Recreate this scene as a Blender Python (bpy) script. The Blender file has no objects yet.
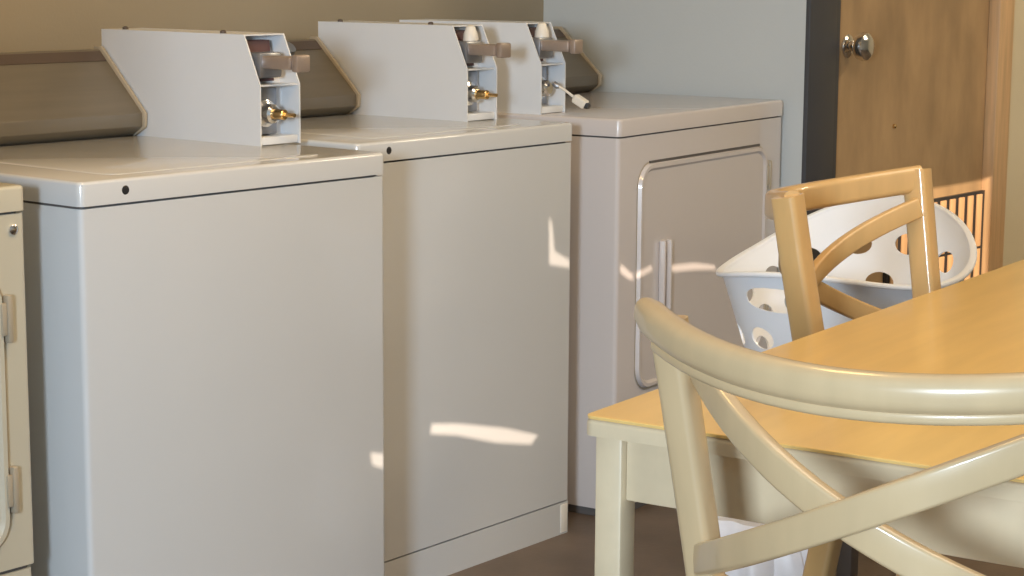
import bpy, bmesh, math, random
from mathutils import Vector, Matrix
random.seed(7)
S = bpy.context.scene
COL = S.collection
R = math.radians

# ------------------------------------------------------------------ materials
def mat(name, col, rough=.5, metal=0., coat=0., noise=0., nscale=8., bump=0., bscale=60., wood=None, spec=.5):
    m = bpy.data.materials.new(name); m.use_nodes = True
    nt = m.node_tree; b = nt.nodes['Principled BSDF']
    b.inputs['Base Color'].default_value = (*col, 1)
    b.inputs['Roughness'].default_value = rough
    b.inputs['Metallic'].default_value = metal
    b.inputs['Coat Weight'].default_value = coat
    b.inputs['Coat Roughness'].default_value = .09
    b.inputs['Specular IOR Level'].default_value = spec
    tc = nt.nodes.new('ShaderNodeTexCoord')
    if noise or wood:
        mp = nt.nodes.new('ShaderNodeMapping'); nt.links.new(tc.outputs['Object'], mp.inputs['Vector'])
        n = nt.nodes.new('ShaderNodeTexNoise'); n.inputs['Scale'].default_value = nscale; n.inputs['Detail'].default_value = 6
        if wood: mp.inputs['Scale'].default_value = wood
        nt.links.new(mp.outputs['Vector'], n.inputs['Vector'])
        cr = nt.nodes.new('ShaderNodeValToRGB')
        d = noise or .12
        cr.color_ramp.elements[0].position = .3; cr.color_ramp.elements[1].position = .7
        cr.color_ramp.elements[0].color = (*[max(0, c * (1 - d)) for c in col], 1)
        cr.color_ramp.elements[1].color = (*[min(1, c * (1 + d)) for c in col], 1)
        nt.links.new(n.outputs['Fac'], cr.inputs['Fac']); nt.links.new(cr.outputs['Color'], b.inputs['Base Color'])
    if bump:
        n2 = nt.nodes.new('ShaderNodeTexNoise'); n2.inputs['Scale'].default_value = bscale
        nt.links.new(tc.outputs['Object'], n2.inputs['Vector'])
        bp = nt.nodes.new('ShaderNodeBump'); bp.inputs['Strength'].default_value = bump; bp.inputs['Distance'].default_value = .002
        nt.links.new(n2.outputs['Fac'], bp.inputs['Height']); nt.links.new(bp.outputs['Normal'], b.inputs['Normal'])
    return m

M = dict(
    enamel=mat('white enamel', (.61, .62, .625), .26, coat=.6, noise=.015, nscale=3),
    enamel_warm_lit=mat('enamel warm-lit', (.62, .575, .56), .26, coat=.6, noise=.015, nscale=3),  # warm light on the far dryer is mixed into this enamel colour
    enamel_warm_shade=mat('enamel warm-shaded', (.56, .53, .43), .3, coat=.3, noise=.015, nscale=3),  # left dryer's warm shade, away from the daylight, is put into the colour
    seam=mat('seam shadow grey', (.10, .09, .085), .7),
    trimwhite=mat('pale trim', (.78, .74, .66), .3),
    box=mat('coin box paint', (.72, .735, .755), .32, coat=.2, noise=.015, nscale=5),
    console=mat('console bronze metal', (.19, .165, .125), .38, metal=.25, noise=.06, nscale=2, wood=(2, 30, 30)),
    console_dark=mat('console dark band', (.09, .065, .05), .45),
    trim_tan=mat('console end trim', (.42, .36, .27), .35),
    chrome=mat('chrome', (.75, .74, .73), .16, metal=1),
    steel=mat('brushed steel plate', (.33, .34, .37), .35, metal=.8, noise=.15, nscale=12),
    slide=mat('coin slide metal', (.42, .34, .29), .38, metal=.55, noise=.1, nscale=20),
    brass=mat('brass', (.72, .5, .24), .25, metal=1),
    black=mat('black plastic', (.02, .02, .022), .4),
    darkred=mat('dark maroon label', (.10, .045, .045), .5),
    wallp=mat('wall paint shaded tan', (.32, .27, .19), .75, noise=.03, nscale=2, bump=.15, bscale=150),  # tan carries the warm shade on the back wall
    wallb=mat('wall paint lit pale', (.55, .58, .58), .75, noise=.02, nscale=2, bump=.15, bscale=150),  # cool daylight on the niche wall is put into this colour
    wally=mat('wall paint straw', (.74, .63, .43), .75, noise=.03, nscale=3, bump=.15, bscale=150),
    ceil=mat('ceiling paint', (.7, .68, .62), .9, noise=.02),
    floor=mat('brown vinyl floor', (.135, .10, .075), .5, noise=.22, nscale=5, bump=.2, bscale=80),
    door=mat('door veneer', (.42, .27, .135), .42, noise=.2, nscale=3.5, wood=(3, 3, 1.2)),
    frame=mat('charcoal steel frame', (.055, .055, .06), .45, noise=.05),
    casing=mat('oak casing', (.68, .43, .22), .45, noise=.12, nscale=4, wood=(20, 20, 1)),
    slat=mat('orange pine slat', (.62, .37, .18), .45, noise=.1, nscale=4, wood=(10, 10, 1)),
    beech=mat('pale varnished beech', (.56, .42, .245), .3, coat=.5, noise=.06, nscale=3, wood=(8, 8, 2)),
    honey=mat('varnished beech warm-lit', (.62, .40, .17), .3, coat=.5, noise=.08, nscale=3, wood=(8, 8, 2)),  # same beech as the near chair, with warmer light put into the colour
    top=mat('honey table laminate', (.78, .53, .19), .34, coat=.25, noise=.06, nscale=2.5, wood=(1.5, 14, 4)),
    edge=mat('pale beech edging', (.66, .545, .37), .35, coat=.3, noise=.05, nscale=3, wood=(2, 8, 8)),
    basket=mat('white basket plastic', (.90, .92, .96), .4, noise=.01),
    bag=mat('white bag plastic', (.75, .78, .86), .35, noise=.08, nscale=14),
    stool=mat('dark stained wood', (.06, .045, .035), .55, noise=.15, nscale=6),
    curtain=mat('light housing', (.3, .3, .3), .8),
)

# ------------------------------------------------------------------ mesh helpers
def frame_M(o, ang):           # local frame -> world
    return Matrix.Translation(Vector(o)) @ Matrix.Rotation(R(ang), 4, 'Z')

def box(bm, x0, x1, y0, y1, z0, z1, bev=0., seg=2, T=None):
    r = bmesh.ops.create_cube(bm, size=1)
    vs = r['verts']
    for v in vs:
        v.co = Vector((x0 + (v.co.x + .5) * (x1 - x0), y0 + (v.co.y + .5) * (y1 - y0), z0 + (v.co.z + .5) * (z1 - z0)))
    if bev:
        es = list({e for v in vs for e in v.link_edges})
        g = bmesh.ops.bevel(bm, geom=es, offset=bev, segments=seg, affect='EDGES', profile=.5)
        vs = list(set(g['verts']) | {v for v in vs if v.is_valid})
    if T is not None:
        for v in vs: v.co = T @ v.co
    return vs

def vbev_box(bm, x0, x1, y0, y1, z0, z1, rv, rt=0., seg=4):
    """box with rounded vertical edges (rv) and slightly rounded top (rt)"""
    r = bmesh.ops.create_cube(bm, size=1); vs = r['verts']
    for v in vs:
        v.co = Vector((x0 + (v.co.x + .5) * (x1 - x0), y0 + (v.co.y + .5) * (y1 - y0), z0 + (v.co.z + .5) * (z1 - z0)))
    es = [e for e in {e for v in vs for e in v.link_edges} if abs(e.verts[0].co.z - e.verts[1].co.z) > 1e-5]
    g = bmesh.ops.bevel(bm, geom=es, offset=rv, segments=seg, affect='EDGES', profile=.5)
    if rt:
        fs = [f for f in bm.faces if all(abs(v.co.z - z1) < 1e-6 for v in f.verts)]
        es = list({e for f in fs for e in f.edges})
        bmesh.ops.bevel(bm, geom=es, offset=rt, segments=3, affect='EDGES', profile=.5)

def prism(bm, poly, x0, x1, axis='x', bev=0.):
    """extrude polygon; axis x: poly in (y,z); axis y: poly in (x,z); axis z: poly in (x,y)"""
    def p(a, b, t): return {'x': (t, a, b), 'y': (a, t, b), 'z': (a, b, t)}[axis]
    A = [bm.verts.new(p(a, b, x0)) for a, b in poly]; B = [bm.verts.new(p(a, b, x1)) for a, b in poly]
    n = len(poly); fs = [bm.faces.new(A), bm.faces.new(B[::-1])]
    for i in range(n): fs.append(bm.faces.new((A[i], B[i], B[(i + 1) % n], A[(i + 1) % n])))
    bmesh.ops.recalc_face_normals(bm, faces=fs)
    if bev:
        es = list({e for f in fs for e in f.edges})
        bmesh.ops.bevel(bm, geom=es, offset=bev, segments=2, affect='EDGES', profile=.5)

def tube(bm, pts, r, n=12, cap=True):
    """round tube; r float or list"""
    pts = [Vector(p) for p in pts]; rs = r if isinstance(r, (list, tuple)) else [r] * len(pts)
    sweep(bm, pts, [[(rr * math.cos(2 * math.pi * k / n), rr * math.sin(2 * math.pi * k / n)) for k in range(n)] for rr in rs], cap)

def sweep(bm, pts, secs, cap=True, up=Vector((0, 0, 1))):
    pts = [Vector(p) for p in pts]; rings = []
    for i, p in enumerate(pts):
        t = (pts[min(i + 1, len(pts) - 1)] - pts[max(i - 1, 0)]).normalized()
        u = up if abs(t.dot(up)) < .98 else Vector((0, 1, 0))
        s = t.cross(u).normalized(); w = s.cross(t).normalized()
        sec = secs[i] if isinstance(secs[0][0], (list, tuple)) else secs
        rings.append([bm.verts.new(p + s * a + w * b) for a, b in sec])
    n = len(rings[0]); fs = []
    for i in range(len(rings) - 1):
        for k in range(n):
            fs.append(bm.faces.new((rings[i][k], rings[i][(k + 1) % n], rings[i + 1][(k + 1) % n], rings[i + 1][k])))
    if cap: fs += [bm.faces.new(rings[0][::-1]), bm.faces.new(rings[-1])]
    bmesh.ops.recalc_face_normals(bm, faces=fs)

def rrect(w, h, r, n=4):
    out = []
    for cx, cy, a0 in ((w/2-r, h/2-r, 0), (-w/2+r, h/2-r, 90), (-w/2+r, -h/2+r, 180), (w/2-r, -h/2+r, 270)):
        for k in range(n + 1):
            a = R(a0 + 90 * k / n); out.append((cx + r * math.cos(a), cy + r * math.sin(a)))
    return out

def lathe(bm, prof, o, axis, n=20):
    """prof: list of (radius, distance along axis)"""
    ax = Vector(axis).normalized(); a = ax.orthogonal().normalized(); b = ax.cross(a); o = Vector(o); rings = []
    for r, d in prof:
        rings.append([bm.verts.new(o + ax * d + (a * math.cos(2*math.pi*k/n) + b * math.sin(2*math.pi*k/n)) * max(r, 1e-5)) for k in range(n)])
    fs = []
    for i in range(len(rings) - 1):
        for k in range(n): fs.append(bm.faces.new((rings[i][k], rings[i][(k+1) % n], rings[i+1][(k+1) % n], rings[i+1][k])))
    fs += [bm.faces.new(rings[0][::-1]), bm.faces.new(rings[-1])]
    bmesh.ops.recalc_face_normals(bm, faces=fs)

def obj(name, bm, m, parent=None, smooth=True, ang=35):
    me = bpy.data.meshes.new(name); bm.to_mesh(me); bm.free()
    me.materials.append(m)
    if smooth:
        for p in me.polygons: p.use_smooth = True
        try: me.set_sharp_from_angle(angle=R(ang))
        except Exception: pass
    o = bpy.data.objects.new(name, me); COL.objects.link(o)
    if parent: o.parent = parent
    return o

def thing(name, label, cat, loc=(0, 0, 0), rz=0, group=None):
    o = bpy.data.objects.new(name, None); COL.objects.link(o)
    o.location = loc; o.rotation_euler.z = R(rz); o.empty_display_size = .05
    o['label'] = label; o['category'] = cat
    if group: o['group'] = group
    return o

def tag(o, label, cat, group=None):
    o['label'] = label; o['category'] = cat
    if group: o['group'] = group
    return o

def struct(name, bm, m, parent=None, **k):
    o = obj(name, bm, m, parent, **k)
    if not parent: o['kind'] = 'structure'
    return o

NB = bmesh.new

# ------------------------------------------------------------------ key dimensions
H = .915; LT = .041
SUN_AZ, SUN_EL = 50, 20
FRONT_Y = -4.2
CEIL = 3.0

# ------------------------------------------------------------------ room shell
bm = NB(); box(bm, -4.2, 6.2, FRONT_Y, 1.6, -.05, 0); struct('floor', bm, M['floor'], smooth=False)
bm = NB(); box(bm, -4.3, 6.3, FRONT_Y - .1, 1.7, CEIL, CEIL + .05); struct('ceiling', bm, M['ceil'], smooth=False)
wb = lambda x: .718 + .114 * x
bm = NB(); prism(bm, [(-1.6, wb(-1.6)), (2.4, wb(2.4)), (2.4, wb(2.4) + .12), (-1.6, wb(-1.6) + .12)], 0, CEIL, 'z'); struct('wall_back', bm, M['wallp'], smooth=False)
# niche end wall beside the dryer, turned like the back wall
a = R(95.6); ex = Vector((math.cos(a), math.sin(a))); nx = Vector((math.sin(a), -math.cos(a)))
p0 = Vector((2.45, .2)); p1 = p0 + ex * .82
bm = NB(); prism(bm, [tuple(p0), tuple(p1), tuple(p1 + nx * .3), (2.60, .36), (2.46, .30)], 0, CEIL, 'z')
struct('wall_niche', bm, M['wallb'], smooth=False)
# door wall, facing the viewer's side (y = .2)
DX, DY = 2.45, .2
bm = NB()
box(bm, DX + 1.11, 6.2, DY, DY + .12, 0, CEIL)
struct('wall_right', bm, M['wally'], smooth=False)
bm = NB(); box(bm, DX + .003, DX + 1.11, DY + .01, DY + .12, 2.12, CEIL); struct('wall_door', bm, M['wally'], smooth=False)
bm = NB(); box(bm, 6.2, 6.3, FRONT_Y, 1.6, 0, CEIL); struct('wall_east', bm, M['wally'], smooth=False)
bm = NB(); box(bm, -4.3, -4.2, FRONT_Y, 1.6, 0, CEIL); struct('wall_west', bm, M['wallb'], smooth=False)
bm = NB(); box(bm, -1.72, -1.6, -1.06, wb(-1.6) + .1, 0, CEIL); struct('light_blocker_left', bm, M['wallp'], smooth=False)  # unseen partition added to keep window light off the left side
bm = NB(); box(bm, -4.2, -1.72, .6, .7, 0, CEIL); struct('wall_hall', bm, M['wallb'], smooth=False)

# unseen front wall; gaps added and shaped so the sun draws the streaks
sd = Vector((math.cos(R(SUN_EL)) * math.cos(R(SUN_AZ)), math.cos(R(SUN_EL)) * math.sin(R(SUN_AZ)), -math.sin(R(SUN_EL))))
def back(p):
    t = (p[1] - FRONT_Y) / sd.y; q = Vector(p) - sd * t; return (q.x, q.z)
def w2p(u, z): c, s = math.cos(R(1.59)), math.sin(R(1.59)); return (.7811 + c * u, .1577 + s * u, z)
def dpt(u, z): c, s = math.cos(R(6.14)), math.sin(R(6.14)); return (1.6107 + c * u, .1552 + s * u, z)
streak_slots = [
    [w2p(.215, .333), w2p(.30, .318), w2p(.45, .282), w2p(.575, .243), w2p(.55, .226), w2p(.43, .252), w2p(.30, .292), w2p(.21, .312)],
    [w2p(.604, .722), w2p(.618, .70), w2p(.628, .64), w2p(.684, .615), w2p(.684, .597), w2p(.606, .613)],
    [(.645, 0, .365), (.684, 0, .355), (.684, 0, .325), (.65, 0, .340)],
    [dpt(.012, .592), dpt(.05, .570), dpt(.07, .560), dpt(.07, .545), dpt(.04, .556), dpt(.008, .575)],
    [dpt(.08, .562), dpt(.12, .567), dpt(.15, .572), dpt(.155, .558), dpt(.11, .550), dpt(.08, .547)],
    [dpt(.235, .560), dpt(.35, .553), dpt(.46, .533), dpt(.47, .520), dpt(.36, .533), dpt(.235, .543)],
    [(2.95, .19, .64), (3.49, .19, .64), (3.49, .19, .25), (2.95, .19, .25)],
]
cu = bpy.data.curves.new('wall_front_gobo', 'CURVE'); cu.dimensions = '2D'; cu.fill_mode = 'BOTH'; cu.extrude = .002
def spl(ps):
    s = cu.splines.new('POLY'); s.points.add(len(ps) - 1); s.use_cyclic_u = True
    for q, (x, z) in zip(s.points, ps): q.co = (x, z, 0, 1)
spl([(-4.2, 0), (6.2, 0), (6.2, CEIL), (-4.2, CEIL)])
for sl in streak_slots: spl([back(p) for p in sl])
tmp = bpy.data.objects.new('tmp', cu); COL.objects.link(tmp)
bpy.context.view_layer.update()
me = bpy.data.meshes.new_from_object(tmp.evaluated_get(bpy.context.evaluated_depsgraph_get()))
bpy.data.objects.remove(tmp)
me.name = 'wall_front_gobo'
o = bpy.data.objects.new('wall_front_gobo', me); COL.objects.link(o); o.rotation_euler.x = R(90); o.location.y = FRONT_Y
me.materials.clear(); me.materials.append(M['wallb']); o['kind'] = 'structure'

# baseboard in the niche
bm = NB(); prism(bm, [(-1.6, wb(-1.6) - .012), (2.3, wb(2.3) - .012), (2.3, wb(2.3)), (-1.6, wb(-1.6))], 0, .09, 'z'); struct('baseboard_back', bm, M['frame'], smooth=False)

# door
bm = NB()
box(bm, DX + .001, DX + .135, DY - .012, DY + .06, 0, 2.12, .004)
box(bm, DX + .10, DX + .165, DY - .004, DY + .09, 0, 2.10, .003)
struct('trim_1', bm, M['frame'])
bm = NB(); box(bm, DX + 1.035, DX + 1.13, DY - .022, DY + .02, 0, 2.14, .006); struct('trim_2', bm, M['casing'])
bm = NB(); box(bm, DX + .165, DX + 1.035, DY - .03, DY + .09, 2.03, 2.12, .004); struct('trim_3', bm, M['casing'])
bm = NB(); box(bm, DX + .166, DX + 1.034, DY + .012, DY + .052, .01, 2.03, .002); door = struct('door_1', bm, M['door'], smooth=False)
bm = NB()
ko = Vector((DX + .228, DY + .012, 1.045))
lathe(bm, [(.030, 0), (.031, .004), (.026, .008), (.014, .011), (.013, .022), (.024, .028), (.034, .037), (.038, .048), (.035, .060), (.024, .068), (.006, .070)], ko, (0, -1, 0), 28)
obj('door_knob', bm, M['chrome'], door)
bm = NB(); lathe(bm, [(.006, 0), (.006, .006), (.003, .009)], (DX + .49, DY + .012, .82), (0, -1, 0), 12); obj('door_pin', bm, M['brass'], door)
# slatted vent on the lower door
bm = NB(); box(bm, DX + .46, DX + 1.03, DY - .0, DY + .0115, .16, .60); g = obj('vent_grille', bm, M['black'], door, smooth=False)
k = 0; x = DX + .475
while x < DX + 1.0:
    bm = NB(); box(bm, x, x + .030, DY - .007, DY - .0005, .437, .592, .002); box(bm, x, x + .030, DY - .007, DY - .0005, .165, .430, .002)
    obj('grille_slat', bm, M['slat'], g); x += .0555

# ------------------------------------------------------------------ appliances
def ring_path(x0, x1, z0, z1, r, y, n=6):
    out = []
    for cx, cz, a0 in ((x1 - r, z1 - r, 0), (x0 + r, z1 - r, 90), (x0 + r, z0 + r, 180), (x1 - r, z0 + r, 270)):
        for k in range(n + 1):
            a = R(a0 + 90 * k / n); out.append(Vector((cx + r * math.cos(a), y, cz + r * math.sin(a))))
    return out

def loop_strip(bm, outer, inner):
    A = [bm.verts.new(p) for p in outer]; B = [bm.verts.new(p) for p in inner]; n = len(A); fs = []
    for i in range(n): fs.append(bm.faces.new((A[i], A[(i+1) % n], B[(i+1) % n], B[i])))
    return fs

def console(par, x0, x1, yb, m_face='console', knob=None, marks=()):
    """slanted control console standing on the lid; yb = y of its front foot"""
    P = [(yb + .022, H), (yb - .008, H + .02), (yb - .008, H + .046), (yb + .118, H + .166), (yb + .135, H + .166), (yb + .135, H)]
    bm = NB(); prism(bm, P, x0 + .006, x1 - .006, 'x', .002); c = obj('console', bm, M[m_face], par)
    for xa in (x0, x1 - .007):
        Q = [(yb + .018, H), (yb - .014, H + .018), (yb - .016, H + .046), (yb + .113, H + .172), (yb + .137, H + .172), (yb + .137, H)]
        bm = NB(); prism(bm, Q, xa, xa + .007, 'x', .002); obj('end_cap', bm, M['trim_tan'], c)
    d = Vector((.126, .12)).normalized(); nrm = Vector((-d.y, d.x))
    def face(u, w, off): return (u, yb - .008 + d.x * w + nrm.x * off, H + .046 + d.y * w + nrm.y * off)
    def strip(u0, u1, w0, w1, m, nm, off=.0015):
        bm = NB(); vs = [bm.verts.new(face(u, w, o_)) for o_ in (.0001, off) for u, w in ((u0, w0), (u1, w0), (u1, w1), (u0, w1))]
        for f in ((0, 1, 2, 3), (4, 5, 6, 7), (0, 1, 5, 4), (1, 2, 6, 5), (2, 3, 7, 6), (3, 0, 4, 7)): bm.faces.new([vs[i] for i in f])
        bmesh.ops.recalc_face_normals(bm, faces=bm.faces); return obj(nm, bm, M[m], c, smooth=False)
    strip(x0 + .01, x1 - .01, .142, .168, 'console_dark', 'graphic_band')
    for u0, u1 in marks: strip(u0, u1, .098, .108, 'console_dark', 'printed_mark')
    if knob is not None:
        bm = NB(); q = Vector(face(knob, .13, 0)); lathe(bm, [(.022, 0), (.021, .012), (.017, .016), (.016, .026), (.004, .028)], q, (0, nrm.x, nrm.y), 24)
        obj('control_knob', bm, M['steel'], c)
    return c

def meter_box(par, x0, y0, depth, z0=H, cone=True):
    """coin box: shell with two side walls, recessed mechanism, sliding tray and lock"""
    W = .104; hk, ht = .113, .206
    prof = lambda off: [(y0 + off, z0), (y0 + off, z0 + hk), (y0 + .042 + off, z0 + ht), (y0 + depth, z0 + ht), (y0 + depth, z0)]
    bm = NB()
    prism(bm, prof(0), x0, x0 + .003, 'x'); prism(bm, prof(0), x0 + W - .003, x0 + W, 'x')
    # back part, behind the recess
    P = [(y0 + .050, z0), (y0 + .050, z0 + hk), (y0 + .086, z0 + ht - .0005), (y0 + depth - .0005, z0 + ht - .0005), (y0 + depth - .0005, z0)]
    prism(bm, P, x0 + .0031, x0 + W - .0031, 'x')
    box(bm, x0 + .0031, x0 + W - .0031, y0 + .042, y0 + depth, z0 + ht - .003, z0 + ht - .0002)
    b = obj('coin_box', bm, M['box'], par, smooth=False)
    bm = NB(); box(bm, x0 + .0035, x0 + W - .0035, y0 + .004, y0 + .050, z0 + hk - .003, z0 + hk + .0005); obj('shelf_lip', bm, M['box'], b)
    bm = NB(); box(bm, x0 + .0035, x0 + W - .0035, y0 + .003, y0 + .050, z0 + .001, z0 + .016, .002); obj('bottom_lip', bm, M['box'], b)
    bm = NB(); box(bm, x0 + .005, x0 + .072, y0 + .030, y0 + .0495, z0 + .018, z0 + hk - .006, .003); obj('lock_plate', bm, M['steel'], b)
    bm = NB(); prism(bm, [(y0 + .046, z0 + hk + .004), (y0 + .058, z0 + ht - .012), (y0 + .078, z0 + ht - .012), (y0 + .052, z0 + hk + .004)], x0 + .005, x0 + .080, 'x'); obj('slide_plate', bm, M['darkred'], b, smooth=False)
    # coin slide: housing + pushing tray that sticks out
    bm = NB(); box(bm, x0 + .012, x0 + .070, y0 + .012, y0 + .05, z0 + hk + .012, z0 + hk + .060, .005); sl = obj('coin_slide', bm, M['steel'], b)
    bm = NB(); box(bm, x0 + .018, x0 + .062, y0 - .060, y0 + .03, z0 + hk + .030, z0 + hk + .054, .004); obj('slide_tray', bm, M['slide'], sl)
    bm = NB(); box(bm, x0 + .022, x0 + .058, y0 - .076, y0 - .060, z0 + hk + .026, z0 + hk + .058, .004); obj('tray_handle', bm, M['slide'], sl)
    if cone: bm = NB(); lathe(bm, [(.017, 0), (.016, .014), (.010, .030), (.004, .034)], (x0 + .048, y0 + .030, z0 + hk + .060), (0, 0, 1), 18); obj('slide_cap', bm, M['trimwhite'], sl)
    # lock
    bm = NB(); q = (x0 + .040, y0 + .030, z0 + .058)
    lathe(bm, [(.026, 0), (.026, .004), (.019, .007), (.018, .024), (.013, .028), (.004, .028)], q, (0, -1, 0), 24); lk = obj('lock', bm, M['chrome'], b)
    bm = NB(); lathe(bm, [(.010, 0), (.010, .026), (.008, .028)], (q[0], q[1] - .027, q[2]), (0, -1, 0), 16); lathe(bm, [(.004, 0), (.004, .03)], (q[0], q[1] - .05, q[2]), (0, -1, 0), 10)
    return b, lk, bm, q

def lid_mesh(w, d):
    bm = NB(); vbev_box(bm, -.002, w + .005, -.001, d, H - LT + .002, H, .012, .006, 5)
    return bm

def make_washer(name, label, loc, rz, w, d, bx, by, bdep, cy, cx0, cx1, marks=(), knob=None, slide_key=None):
    t = thing(name, label, 'washing machine', loc, rz, None)
    bm = NB(); vbev_box(bm, -.001, w + .004, .001, d, .076, H - LT - .002, .010, 0, 4); cab = obj('cabinet', bm, M['enamel'], t)
    bm = NB(); vbev_box(bm, .004, w - .004, .008, d - .004, .04, H - .01, .014, 0, 3); obj('seam', bm, M['seam'], cab)
    bm = NB(); vbev_box(bm, -.001, w + .004, .001, d - .01, 0, .0725, .006, 0, 3); kp = obj('kick_panel', bm, M['enamel'], t)
    bm = NB(); box(bm, w - .028, w - .004, -.0005, .004, .004, .068, .001); obj('panel_clip', bm, M['trimwhite'], kp)
    ld = obj('lid', lid_mesh(w, d), M['enamel'], t)
    bm = NB(); lathe(bm, [(.0075, 0), (.0075, .002), (.004, .003)], (.088, .001, H - .019), (0, -1, 0), 16); obj('lid_plug', bm, M['black'], ld)
    # wash opening: thin raised door panel on the lid
    bm = NB(); vbev_box(bm, .10, w - .10, .05, cy - .05, H - .001, H + .0006, .03, .0005, 5); obj('loading_door', bm, M['enamel'], ld)
    console(t, cx0, cx1, cy, marks=marks, knob=knob)
    b, lk, kb, q = meter_box(t, bx, by, bdep, cone=bx < .6)
    obj('key_cylinder', kb, M['brass'], lk)
    for yy in (by + bdep - .05, by + .12):
        bm = NB(); lathe(bm, [(.006, 0), (.006, .004), (.003, .006)], (bx + .02, yy, H + .206), (0, 0, 1), 12); obj('top_screw', bm, M['console_dark'], b)
    return t

W1 = make_washer('washing_machine', 'white top-loading coin washer nearest the camera, left of the other white washer', (0, 0, 0), 0, .686, .66,
                 .615, .248, .455, .58, .02, .612, marks=((.19, .235), (.26, .285)))
W2 = make_washer('washing_machine', 'white top-loading coin washer standing between the nearest washer and the far dryer', (.7811, .1577, 0), 1.59, .686, .66,
                 .546, .180, .44, .50, .02, .541, knob=.40)

def make_dryer(name, label, loc, rz, w, d, ml, mr, zb, zt, mt, boxed=True, seam_z=None, handle_u=.2):
    E_ = M[mt]
    t = thing(name, label, 'tumble dryer', loc, rz)
    bm = NB(); vbev_box(bm, -.001, w + .004, .002, d, .02 if not seam_z else seam_z + .003, H - LT - .002, .010, 0, 4); cab = obj('cabinet', bm, E_, t)
    bm = NB(); vbev_box(bm, .004, w - .004, .007, d - .004, .001, H - .01, .012, 0, 3); obj('seam', bm, M['seam'], cab)
    if seam_z:
        bm = NB(); vbev_box(bm, .001, w - .001, .002, d - .01, .0, seam_z - .003, .012, 0, 4); obj('lower_panel', bm, E_, t)
    ld = obj('lid', lid_mesh(w, d), E_, t)
    # door: raised rim groove and panel
    y = .002; r = .055
    u0, u1 = ml, w - mr
    bm = NB()
    loop_strip(bm, ring_path(u0, u1, zb, zt, r, y - .0005), ring_path(u0 + .004, u1 - .004, zb + .004, zt - .004, r - .004, y - .009))
    loop_strip(bm, ring_path(u0 + .004, u1 - .004, zb + .004, zt - .004, r - .004, y - .009), ring_path(u0 + .012, u1 - .012, zb + .012, zt - .012, r - .012, y - .009))
    loop_strip(bm, ring_path(u0 + .012, u1 - .012, zb + .012, zt - .012, r - .012, y - .009), ring_path(u0 + .018, u1 - .018, zb + .018, zt - .018, r - .018, y - .004))
    bm.faces.new([bm.verts.new(p) for p in ring_path(u0 + .018, u1 - .018, zb + .018, zt - .018, r - .018, y - .004)])
    bmesh.ops.remove_doubles(bm, verts=bm.verts, dist=1e-6); bmesh.ops.recalc_face_normals(bm, faces=bm.faces)
    for f in bm.faces:
        if len(f.verts) > 6 and f.normal.y > 0: bmesh.ops.reverse_faces(bm, faces=bm.faces); break
    dr = obj('door', bm, E_, t)
    # dark gap under the top of the door rim
    bm = NB(); loop_strip(bm, ring_path(u0 - .004, u1 + .004, zb - .004, zt + .004, r + .004, y - .0008), ring_path(u0 + .001, u1 - .001, zb + .001, zt - .001, r, y - .0008)); obj('door_gap', bm, M['trim_tan'], dr)
    bm = NB(); box(bm, u0 + .05, u1 - .04, y - .0035, y + .001, zt - .001, zt + .0045); obj('door_top_gap', bm, M['seam'], dr)
    # handle: long vertical pull with two ribs
    bm = NB(); box(bm, handle_u - .020, handle_u - .010, y - .020, y - .004, .40, .625, .004); box(bm, handle_u + .010, handle_u + .020, y - .020, y - .004, .40, .625, .004)
    box(bm, handle_u - .010, handle_u + .010, y - .008, y - .003, .40, .625, .001); obj('door_handle', bm, E_, dr)
    for zh in (zt - .115, zb + .06):
        bm = NB(); box(bm, u1 + .002, u1 + .012, y - .014, y, zh, zh + .075, .003); box(bm, u1 - .008, u1 + .002, y - .012, y - .004, zh + .012, zh + .063, .002); obj('hinge', bm, M['trim_tan'], dr)
    if seam_z:
        bm = NB(); lathe(bm, [(.008, 0), (.008, .003), (.004, .005)], (w - .020, .002, .848), (0, -1, 0), 16); obj('cabinet_screw', bm, M['chrome'], cab)
    if boxed:
        console(t, .12, w - .03, .535)
        b, lk, kb, q = meter_box(t, .010, .215, .40); kb.free()
    return t

DR = make_dryer('tumble_dryer', 'far tumble dryer with closed door, beside the white laundry basket', (1.6107, .1552, 0), 6.14, .815, .68, .085, .088, .285, .808, 'enamel_warm_lit')
D0 = make_dryer('tumble_dryer', 'warm-shaded tumble dryer cut off by the left picture edge, left of nearest washer', (-.082 - .737, .031, 0), .36, .737, .54, .05, .046, .345, .79, 'enamel_warm_shade', boxed=False, seam_z=.311)

# key with white tag hanging from the dryer's coin box lock
dm = frame_M((1.6107, .1552, 0), 6.14)
kt = thing('tagged_key', 'small key with white plastic tag sticking out of the dryer coin box', 'key', dm @ Vector((.055, .205, H + .066)), 6.14)
kd = Vector((.002, -.052, -.028)); kn = kd.normalized()
bm = NB(); lathe(bm, [(.007, -.004), (.007, .006), (.003, .012)], (0, 0, 0), kn, 12); obj('key_bow', bm, M['steel'], kt)
bm = NB(); tube(bm, [(0, 0, 0), kd * .5 + Vector((0, 0, .002)), kd], .0032, 8); obj('tag_strap', bm, M['trimwhite'], kt)
bm = NB()
sweep(bm, [kd * .95, kd * 1.02, kd * 1.50, kd * 1.57], [rrect(.014, .012, .003), rrect(.022, .020, .004), rrect(.022, .020, .004), rrect(.014, .012, .003)]); obj('tag', bm, M['trimwhite'], kt)
bm = NB(); sweep(bm, [kd * 1.56, kd * 1.68], [rrect(.017, .014, .003), rrect(.014, .01, .003)]); obj('tag_tip', bm, M['black'], kt)

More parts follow.
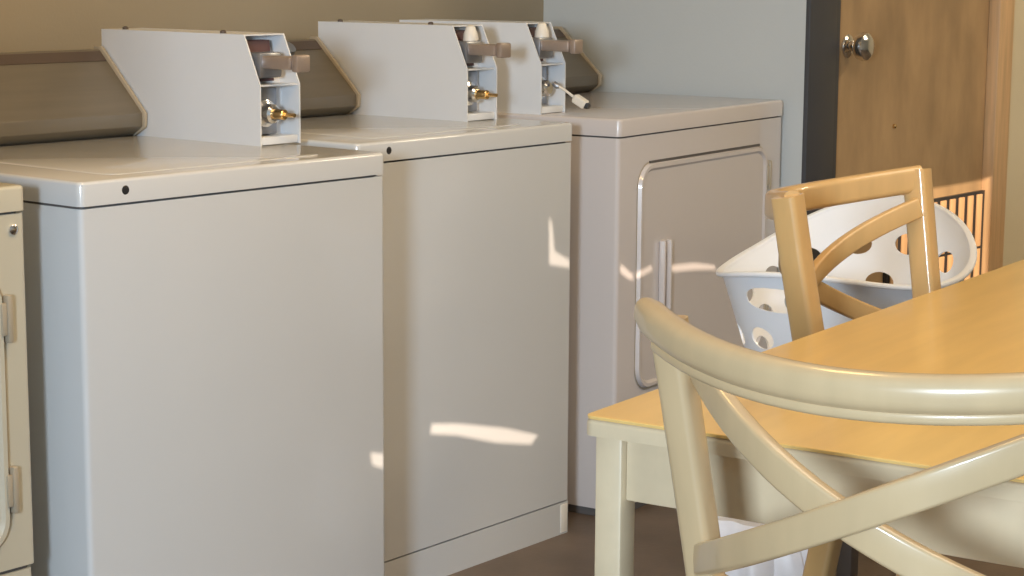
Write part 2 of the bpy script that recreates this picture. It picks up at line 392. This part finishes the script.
# ------------------------------------------------------------------ table
TA = 6.6
tb = thing('laundry_table', 'honey-coloured wooden table with pale legs between the two cross-back chairs', 'table', (-.162, -1.114, 0), TA)
TL, TW = 1.62, .92
bm = NB(); vbev_box(bm, .001, TL - .001, -TW + .001, -.001, .7363, .740, .012, .0008, 5); tt = obj('tabletop', bm, M['top'], tb)
bm = NB(); vbev_box(bm, 0, TL, -TW, 0, .7165, .7362, .014, .006, 5); obj('tabletop_edge', bm, M['edge'], tt)
LW = .036
for lx in (.012, TL - .012 - LW):
    for ly in (-.010 - LW, -TW + .010):
        bm = NB(); box(bm, lx, lx + LW, ly, ly + LW, 0, .7162, .004, 2); obj('leg', bm, M['edge'], tb)
for (x0, x1, y0, y1) in ((.022, .042, -TW + .0465, -.0465), (TL - .042, TL - .022, -TW + .0465, -.0465), (.0485, TL - .0485, -.042, -.022), (.0485, TL - .0485, -TW + .022, -TW + .042)):
    bm = NB(); box(bm, x0, x1, y0, y1, .640, .7162, .002); obj('apron', bm, M['edge'], tb)

# ------------------------------------------------------------------ cross-back chairs
def chair(label, loc, rz, m, pw=1.0, group=None):
    t = thing('cross_back_chair', label, 'chair', loc, rz, group)
    N = 28; far = pw > 1; C2 = .236 if far else .27
    def post(sx):   # centreline of a rear post, floor to top
        return [(sx * .200, .035, 0), (sx * .202, -.02, .22), (sx * .205, -.06, .42), (sx * .210, -.055, .55), (sx * .221, -.03, .70), (sx * .231, -.010, .82), (sx * .238, .006, .924 if far else .906)]
    for sx in (-1, 1):
        bm = NB(); sweep(bm, post(sx), rrect(.035 * pw, .032 * pw, .008, 3), up=Vector((0, 1, 0))); obj('rear_leg', bm, M[m], t)
    # bent top rail
    pts = []; secs = []
    for k in range(N + 1):
        s = -1 + 2 * k / N
        pts.append((s * C2, .12 * (1 - s * s) - .002, .910 - .022 * (1 - s * s)))
        g = 1 if abs(s) < .97 else .8
        secs.append(rrect(.026, .044, .010, 5) if far else rrect(.030 * g, .037 * g, .0145 * g, 5))
    bm = NB(); sweep(bm, pts, secs); tr = obj('top_rail', bm, M[m], t)
    if not far: bm = NB(); sweep(bm, [(x_, y_, z_ - .0195) for x_, y_, z_ in pts[2:-2]], rrect(.020, .012, .004, 3)); obj('rail_moulding', bm, M[m], tr)
    # crossed bent slats
    for sg in (1, -1):
        pts = []
        for k in range(N + 1):
            s = -1 + 2 * k / N; z = .760 - sg * (.105 * s)
            zc = min(max((z - .6) / .3, 0), 1)
            yb = -.040 + .040 * zc
            pts.append((s * .214, yb + .105 * (1 - s * s) + (.006 if sg > 0 else -.006), z))
        bm = NB(); sweep(bm, pts, rrect(.016, .033, .004, 3)); obj('cross_slat', bm, M[m], t)
    pts = []
    for k in range(N + 1):
        s = -1 + 2 * k / N; pts.append((s * .222, -.052 + .085 * (1 - s * s), .628))
    bm = NB(); sweep(bm, pts, rrect(.018, .030, .006, 3)); obj('lower_rail', bm, M[m], t)
    # seat
    P = []
    for k in range(9):
        a = R(180 + 180 * k / 8)
        P.append((.215 * math.copysign(abs(math.cos(a)) ** .4, math.cos(a)), -.40 + .07 * -abs(math.sin(a)) ** .7))
    P += [(.19, -.05), (.1, -.035), (-.1, -.035), (-.19, -.05)]
    bm = NB(); prism(bm, P, .446, .464, 'z', .006); obj('seat', bm, M[m], t)
    for sx in (-1, 1):
        bm = NB(); sweep(bm, [(sx * .20, -.43, 0), (sx * .195, -.41, .4455)], [rrect(.028, .028, .007), rrect(.038, .038, .008)], up=Vector((0, 1, 0))); obj('front_leg', bm, M[m], t)
        bm = NB(); sweep(bm, [(sx * .197, -.41, .20), (sx * .208, -.03, .20)], rrect(.016, .026, .005)); obj('stretcher', bm, M[m], t)
    bm = NB(); box(bm, -.19, .19, -.42, -.402, .428, .4455, .003); box(bm, -.195, .195, -.075, -.057, .428, .4455, .003)
    for sx in (-1, 1): box(bm, sx * .195 - .009, sx * .195 + .009, -.40, -.07, .428, .4455, .003)
    obj('seat_frame', bm, M[m], t)
    return t
# near chair: back towards the viewer (-x), lateral along the table end
chair('pale beech cross-back chair in front, its curved back towards the viewer', (-.33, -1.60, 0), 90 + 2.7, 'beech')
chair('warm-lit beech cross-back chair on far side of table, in front of laundry basket', (.762, -.938, 0), 5.7, 'honey', 1.22)

# ------------------------------------------------------------------ basket on a low stool
BC = Vector((1.526, -.478, 0)); BYAW = 2.6; BZ = .415
def bcurve(t, f, n=2.15):
    """plan point of the basket wall at angle t; f 0 bottom .. 1 rim"""
    A, B = .215 + .08 * f, .150 + .072 * f
    c, s = math.cos(t), math.sin(t)
    return Vector((A * math.copysign(abs(c) ** (2 / n), c), B * math.copysign(abs(s) ** (2 / n), s), 0))
def rimz(t):
    # contoured rim: high on the back (+y) side, lower in front
    return .277 + .044 * math.cos(t) + .009 * math.sin(t) + .031 * math.cos(2 * t) + .012 * math.sin(2 * t)
bk = thing('laundry_basket', 'white plastic laundry basket with round holes behind the far chair', 'basket', (BC.x, BC.y, BZ), BYAW)
NT, NV = 96, 14
def shell(bm, thick):
    rings = []
    for j in range(NV + 1):
        f = j / NV; ring = []
        for i in range(NT):
            t = 2 * math.pi * i / NT; q = bcurve(t, f)
            if thick: q = q * (1 - .0035 / max(q.length, .01))
            ring.append(bm.verts.new((q.x, q.y, .004 * (1 if thick else 0) + f * (rimz(t) - (.004 if thick else 0)))))
        rings.append(ring)
    return rings
bm = NB(); o_, i_ = shell(bm, False), shell(bm, True)
for Rr in (o_, i_):
    for j in range(NV):
        for i in range(NT): bm.faces.new((Rr[j][i], Rr[j][(i+1) % NT], Rr[j+1][(i+1) % NT], Rr[j+1][i]))
for i in range(NT): bm.faces.new((o_[-1][i], o_[-1][(i+1) % NT], i_[-1][(i+1) % NT], i_[-1][i]))
bm.faces.new(o_[0][::-1]); bm.faces.new(i_[0])
bmesh.ops.recalc_face_normals(bm, faces=bm.faces)
wall = obj('basket_shell', bm, M['basket'], bk)
# cutters
bm = NB()
def cutter(t, f, ru, rv, sup=2.0):
    q = bcurve(t, f); q2 = bcurve(t + .01, f); tan = (q2 - q).normalized(); nr = Vector((tan.y, -tan.x, 0)); z = f * rimz(t)
    n = 20; A = []; B = []
    for k in range(n):
        a = 2 * math.pi * k / n; ca, sa = math.cos(a), math.sin(a)
        ca = math.copysign(abs(ca) ** (2/sup), ca); sa = math.copysign(abs(sa) ** (2/sup), sa)
        off = tan * (ru * ca) + Vector((0, 0, rv * sa))
        A.append(bm.verts.new(q + off + Vector((0, 0, z)) + nr * .03)); B.append(bm.verts.new(q + off + Vector((0, 0, z)) - nr * .03))
    fs = [bm.faces.new(A), bm.faces.new(B[::-1])] + [bm.faces.new((A[k], B[k], B[(k+1) % n], A[(k+1) % n])) for k in range(n)]
    bmesh.ops.recalc_face_normals(bm, faces=fs)
# arc-length spacing
def arcpos(f, count, ph):
    S_ = [0]; ts = [2 * math.pi * i / 720 for i in range(721)]
    for i in range(720): S_.append(S_[-1] + (bcurve(ts[i+1], f) - bcurve(ts[i], f)).length)
    out = []
    for k in range(count):
        L = ((k + ph) % count) / count * S_[-1]
        i = next(j for j in range(721) if S_[j] >= L); out.append(ts[i])
    return out
for row, (f, cnt, ph) in enumerate(((.28, 14, 0), (.50, 14, .5), (.74, 14, 0))):
    for t in arcpos(f, cnt, ph):
        dl = abs((t - math.pi + math.pi) % (2 * math.pi) - math.pi); dr_ = min(t, 2 * math.pi - t)
        if row == 2 and abs(t - math.pi) < .6: continue
        cutter(t, f, .030, .022)
cutter(math.pi, .80, .075, .024, 2.4)
cme = bpy.data.meshes.new('cut'); bm.to_mesh(cme); bm.free(); co = bpy.data.objects.new('cut', cme); COL.objects.link(co); co.parent = bk
md = wall.modifiers.new('b', 'BOOLEAN'); md.operation = 'DIFFERENCE'; md.object = co; md.solver = 'EXACT'
bpy.context.view_layer.update()
me = bpy.data.meshes.new_from_object(wall.evaluated_get(bpy.context.evaluated_depsgraph_get()))
wall.modifiers.clear(); wall.data = me; me.materials.clear(); me.materials.append(M['basket'])
bpy.data.objects.remove(co)
# rolled rim
bm = NB(); pts = []
for i in range(NT): t = 2 * math.pi * i / NT; q = bcurve(t, 1); pts.append(Vector((q.x, q.y, rimz(t))))
rings = []
for i in range(NT):
    tn = (pts[(i+1) % NT] - pts[i-1]).normalized(); s = tn.cross(Vector((0, 0, 1))).normalized(); w = s.cross(tn)
    rings.append([bm.verts.new(pts[i] + s * (a + .004) + w * b) for a, b in rrect(.016, .010, .004, 2)])
n = len(rings[0])
for i in range(NT):
    for k in range(n): bm.faces.new((rings[i][k], rings[i][(k+1) % n], rings[(i+1) % NT][(k+1) % n], rings[(i+1) % NT][k]))
bmesh.ops.recalc_face_normals(bm, faces=bm.faces); obj('rim', bm, M['basket'], bk)

st = thing('low_stool', 'dark low wooden stool under the white laundry basket', 'stool', (BC.x, BC.y, 0), BYAW)
bm = NB(); box(bm, -.20, .20, -.14, .14, .388, .4145, .006); obj('seat', bm, M['stool'], st)
for sx in (-1, 1):
    for sy in (-1, 1):
        bm = NB(); box(bm, sx * .17 - .016, sx * .17 + .016, sy * .11 - .016, sy * .11 + .016, 0, .3878, .003); obj('leg', bm, M['stool'], st)

# ------------------------------------------------------------------ white bag under the table
bg = Vector((1.19, -.495, 0))
bm = NB(); NB_, rings = 64, []
for j, (z, w, d) in enumerate(((0, .10, .05), (.02, .115, .06), (.08, .118, .058), (.14, .112, .048), (.185, .105, .035), (.205, .10, .022))):
    ring = []
    for i in range(NB_):
        a = 2 * math.pi * i / NB_; c, s = math.cos(a), math.sin(a)
        f = 1 + .15 * math.sin(11 * a + j * .2) + .05 * math.sin(19 * a)
        zz = z + (.02 * c * -1 if j > 3 else 0)
        ring.append(bm.verts.new((w * f * math.copysign(abs(c) ** .7, c), d * f * math.copysign(abs(s) ** .7, s), zz)))
    rings.append(ring)
for j in range(len(rings) - 1):
    for i in range(NB_): bm.faces.new((rings[j][i], rings[j][(i+1) % NB_], rings[j+1][(i+1) % NB_], rings[j+1][i]))
bm.faces.new(rings[0][::-1]); bm.faces.new(rings[-1])
bmesh.ops.recalc_face_normals(bm, faces=bm.faces)
b_ = obj('plastic_bag', bm, M['bag'], ang=50); b_.location = bg; b_.rotation_euler.z = R(-50)
tag(b_, 'white pleated plastic bag on the floor under the table', 'bag')

# ------------------------------------------------------------------ lights
def area(name, loc, target, size, power, col, size_y=None, spread=180):
    l = bpy.data.lights.new(name, 'AREA'); l.energy = power; l.color = col; l.size = size; l.spread = R(spread)
    if size_y: l.shape = 'RECTANGLE'; l.size_y = size_y
    o = bpy.data.objects.new(name, l); COL.objects.link(o); o.location = loc
    o.rotation_euler = (Vector(target) - Vector(loc)).to_track_quat('-Z', 'Y').to_euler(); return o
area('window_light', (-3.7, -2.78, 1.50), (.5, -.3, .8), .45, 160, (.70, .85, 1.0), .5)
area('ceiling_lamp', (.9, -2.0, 2.9), (.9, -1.6, 0), 1.6, 37, (1.0, .80, .58), 1.6)
area('fill_right', (4.2, -2.2, 2.85), (3.4, .2, .8), .7, 45, (1.0, .82, .56), .7)  # added warm fill to brighten the door and right wall
area('fill_left', (.05, -.8, 2.5), (-.45, .6, .9), .5, 18, (1.0, .62, .22), .5)  # added orange fill for the left wall, console and left dryer
su = bpy.data.lights.new('sun', 'SUN'); su.energy = 5.6; su.color = (1.0, .80, .62); su.angle = R(.12)
so = bpy.data.objects.new('sun', su); COL.objects.link(so); so.rotation_euler = sd.to_track_quat('-Z', 'Y').to_euler(); so.location = (-6, -6, 4)
w = bpy.data.worlds.new('World'); S.world = w; w.use_nodes = True
w.node_tree.nodes['Background'].inputs[0].default_value = (.55, .65, .8, 1); w.node_tree.nodes['Background'].inputs[1].default_value = .6

# ------------------------------------------------------------------ camera
f, pitch, roll, az = 2012.732, R(9.1954), R(.3449), R(39.6632)
F = Vector((math.cos(az) * math.cos(pitch), math.sin(az) * math.cos(pitch), -math.sin(pitch)))
Rt = Vector((math.sin(az), -math.cos(az), 0)); U = Rt.cross(F)
R2 = Rt * math.cos(roll) + U * math.sin(roll); U2 = -Rt * math.sin(roll) + U * math.cos(roll)
cd = bpy.data.cameras.new('camera'); cd.sensor_width = 36; cd.lens = f * 36 / 1024; cd.clip_start = .05; cd.clip_end = 60
cam = bpy.data.objects.new('camera', cd); COL.objects.link(cam)
mw = Matrix((R2, U2, -F)).transposed().to_4x4(); mw.translation = Vector((-1.9676, -2.5038, 1.2569)); cam.matrix_world = mw
S.camera = cam
S.view_settings.view_transform = 'Standard'
S.view_settings.look = 'None'
S.view_settings.exposure = 0
